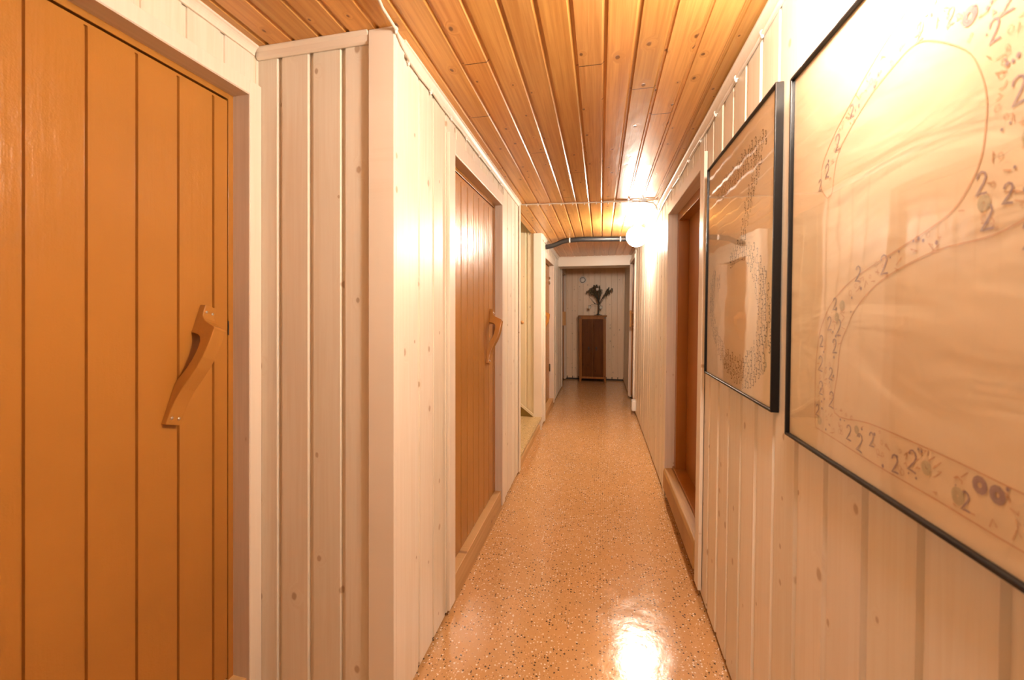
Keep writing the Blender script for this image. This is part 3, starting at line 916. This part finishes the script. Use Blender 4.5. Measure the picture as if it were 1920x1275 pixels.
# ------------------------------------------------------------------ end of the corridor
vt = thing('wall_vent', (-.318, YE, 1.815), 'round white air vent high on the end wall above the cabinet', 'vent')
MB().lathe([(.066, 0), (.066, .008), (.058, .013), (.052, .012), (.050, .002)], (-.318, YE - .0, 1.815), (0, -1, 0), 32).build('ring', 'plastic', vt)
MB().lathe([(.0, .010), (.0505, .010), (.0505, 0)], (-.318, YE, 1.815), (0, -1, 0), 32).build('gap', 'iron', vt)
MB().lathe([(.0, .024), (.024, .022), (.040, .016), (.044, .008), (.044, 0)], (-.318, YE, 1.815), (0, -1, 0), 32).build('disc', 'plastic', vt)

XC0, XC1, YC0, YC1, ZC = -.366, .092, 7.30, 7.57, 1.172
cb = thing('cabinet', ((XC0 + XC1) / 2, YC0, 0), 'tall narrow dark brown wooden cabinet with two doors against the end wall', 'cabinet')
m = MB()
m.box(XC0 + .03, XC1 - .03, YC0 + .018, YC1, .10, ZC - .045)
m.box(XC0 + .042, XC1 - .042, YC0 + .001, YC0 + .02, .068, .102).box(XC0 + .042, XC1 - .042, YC0 + .001, YC0 + .02, 1.108, ZC - .020)
m.build('body', 'cab_frame', cb, bevel=.002)
for x0, x1 in ((XC0, XC0 + .042), (XC1 - .042, XC1)):
    for y0, y1 in ((YC0, YC0 + .04), (YC1 - .04, YC1)):
        xm = x0 if x0 == XC0 else x1
        inn = x1 if x0 == XC0 else x0
        m = MB()
        m.box(x0, x1, y0, y1, .10, ZC - .020)
        a = .028 if x0 == XC0 else -.028
        pr = [(xm, 0), (xm + a, 0), (inn, .10), (xm, .10)]
        m.prism(pr, lambda p, q_, w_: (p, w_, q_), y0, y1)
        m.build('leg', 'cab_frame', cb)
m = MB()
m.box(XC0 - .018, XC1 + .018, YC0 - .015, YC1 + .01, ZC - .016, ZC)
m.box(XC0 - .008, XC1 + .008, YC0 - .007, YC1, ZC - .028, ZC - .016)
m.build('top', 'cab_frame', cb, bevel=.003)
for x in (XC0 + .012, XC1 - .012):
    q = MB().box(x - .013, x + .013, YC0 - .008, YC0, ZC - .052, ZC - .030).build('corner_mount', 'iron', cb)
xm = (XC0 + XC1) / 2
for x0, x1, xh in ((XC0 + .045, xm - .003, xm - .066), (xm + .003, XC1 - .045, xm + .066)):
    m = MB()
    m.box(x0, x1, YC0 + .006, YC0 + .018, .104, 1.106)
    st_ = .024
    m.box(x0, x0 + st_, YC0 + .0, YC0 + .006, .104, 1.106).box(x1 - st_, x1, YC0 + .0, YC0 + .006, .104, 1.106)
    m.box(x0 + st_, x1 - st_, YC0, YC0 + .006, .104, .104 + .034).box(x0 + st_, x1 - st_, YC0, YC0 + .006, 1.106 - .034, 1.106)
    m.prism([(x0 + st_ + .008, .146), (x1 - st_ - .008, .146), (x1 - st_ - .008, 1.064), (x0 + st_ + .008, 1.064)], lambda a, b, w_: (a, w_, b), YC0 + .003, YC0 + .008)
    dd = m.build('door', 'cab_door', cb, bevel=.0015)
    ABS[dd.name] = ABS[cb.name]
    r = MB()
    r.box(xh - .011, xh + .011, YC0 - .004, YC0, .592, .622)
    r.tube([(xh + .014 * math.sin(k / 12 * 2 * math.pi), YC0 - .009, .588 - .016 * math.cos(k / 12 * 2 * math.pi) - .004) for k in range(13)], .0028, 8)
    r.tube([(xh, YC0 - .011, .603), (xh, YC0, .603)], .004, 8)
    r.build('ring_pull', 'black', dd)

# wire tree ornament with hanging leaves and little glass cups
TX, TY, TZ = -.040, 7.40, ZC
tr = thing('metal_tree', (TX, TY, TZ), 'dark twisted wire tree ornament with drooping leaves standing on the cabinet', 'ornament')
m = MB()
for k in range(3):
    pts = []
    for i in range(15):
        u = i / 14
        a = u * 9 + k * 2.094
        r = .010 * (1 - .4 * u)
        pts.append((TX + .012 * math.sin(u * 2.2) + r * math.cos(a), TY + r * math.sin(a), TZ + .004 + u * .21))
    m.tube(pts, .0055, 7)
for k in range(6):
    a = k / 6 * 2 * math.pi + .3
    m.tube([(TX, TY, TZ + .030), (TX + .025 * math.cos(a), TY + .02 * math.sin(a), TZ + .014), (TX + .075 * math.cos(a), TY + .06 * math.sin(a), TZ + .004)], [.006, .005, .0035], 6)
m.build('trunk', 'iron', tr)
def curve(p0, p1, sag, n=9):
    p0, p1 = Vector(p0), Vector(p1)
    return [p0.lerp(p1, i / (n - 1)) + Vector((0, 0, sag * math.sin(math.pi * i / (n - 1)))) for i in range(n)]
top = Vector((TX + .012, TY, TZ + .20))
ends = [(.12, .0, .36, -.03, 0), (.185, -.02, .49, .01, 7), (.235, -.01, .47, .03, 7), (.05, .03, .46, .02, 6), (.02, -.04, .52, .02, 7), (-.03, .04, .545, .03, 7), (-.07, -.05, .53, .05, 7),
        (-.10, .04, .50, .06, 7), (-.14, -.03, .48, .07, 6), (-.195, .02, .43, .10, 6), (-.12, -.06, .42, .06, 5), (-.155, .02, .33, -.05, 0), (-.12, -.04, .30, -.04, 0)]
tips = []
def leaf(mb, p, d, L, W):
    p = Vector(p); d = Vector(d).normalized()
    sd = d.cross(Vector((random.uniform(-1, 1), random.uniform(-1, 1), .2))).normalized() * W
    nn = d.cross(sd).normalized() * .0016
    n = 5
    top_, bot = [], []
    for i in range(n + 1):
        u = i / n
        ww = math.sin(math.pi * min(1, .08 + u * .92)) ** .8
        c = p + d * L * u + nn * 3 * math.sin(u * 3)
        top_.append((mb.vert(c - sd * ww + nn), mb.vert(c + sd * ww + nn)))
        bot.append((mb.vert(c - sd * ww - nn), mb.vert(c + sd * ww - nn)))
    for i in range(n):
        mb.face([top_[i][0], top_[i + 1][0], top_[i + 1][1], top_[i][1]], True)
        mb.face([bot[i][0], bot[i][1], bot[i + 1][1], bot[i + 1][0]], True)
        mb.face([top_[i][0], bot[i][0], bot[i + 1][0], top_[i + 1][0]])
        mb.face([top_[i][1], top_[i + 1][1], bot[i + 1][1], bot[i][1]])
lf = MB()
for (ex, ey, ez, sg, nl) in ends:
    e = Vector((TX + ex, TY + ey, TZ + ez))
    c = curve(top, e, sg)
    b = MB().tube(c, [.006 - .0035 * i / 8 for i in range(9)], 7)
    b.build('branch', 'iron', tr)
    for i in (4, 5, 6, 7, 8):
        for _ in range(nl if ez > .45 and i > 5 else nl // 2):
            q = c[i] + Vector((random.uniform(-.014, .014), random.uniform(-.014, .014), random.uniform(-.01, .014)))
            leaf(lf, q, (random.uniform(-.3, .3), random.uniform(-.35, .35), -1 + random.uniform(0, .25)), random.uniform(.035, .095), random.uniform(.003, .0065))
q = tag(lf.build('leaves', 'leaf', tr), kind='stuff')
for x, z in ((-.150, .115), (.045, .110), (-.015, .435)):
    y = TY - .03 if z < .3 else TY - .07
    a = MB().tube(curve(top - Vector((0, 0, .01)), (TX + x, y, TZ + z + .055), .02), .003, 6)
    a.tube([(TX + x - .028, y, TZ + z + .055), (TX + x + .028, y, TZ + z + .055)], .003, 6)
    a.build('cup_arm', 'iron', tr)
    c_ = MB().lathe([(0, 0), (.017, 0), (.024, .010), (.027, .045), (.024, .045), (.021, .012), (0, .008)], (TX + x, y, TZ + z), (0, 0, 1), 16)
    c_.build('glass_cup', 'cup', tr)
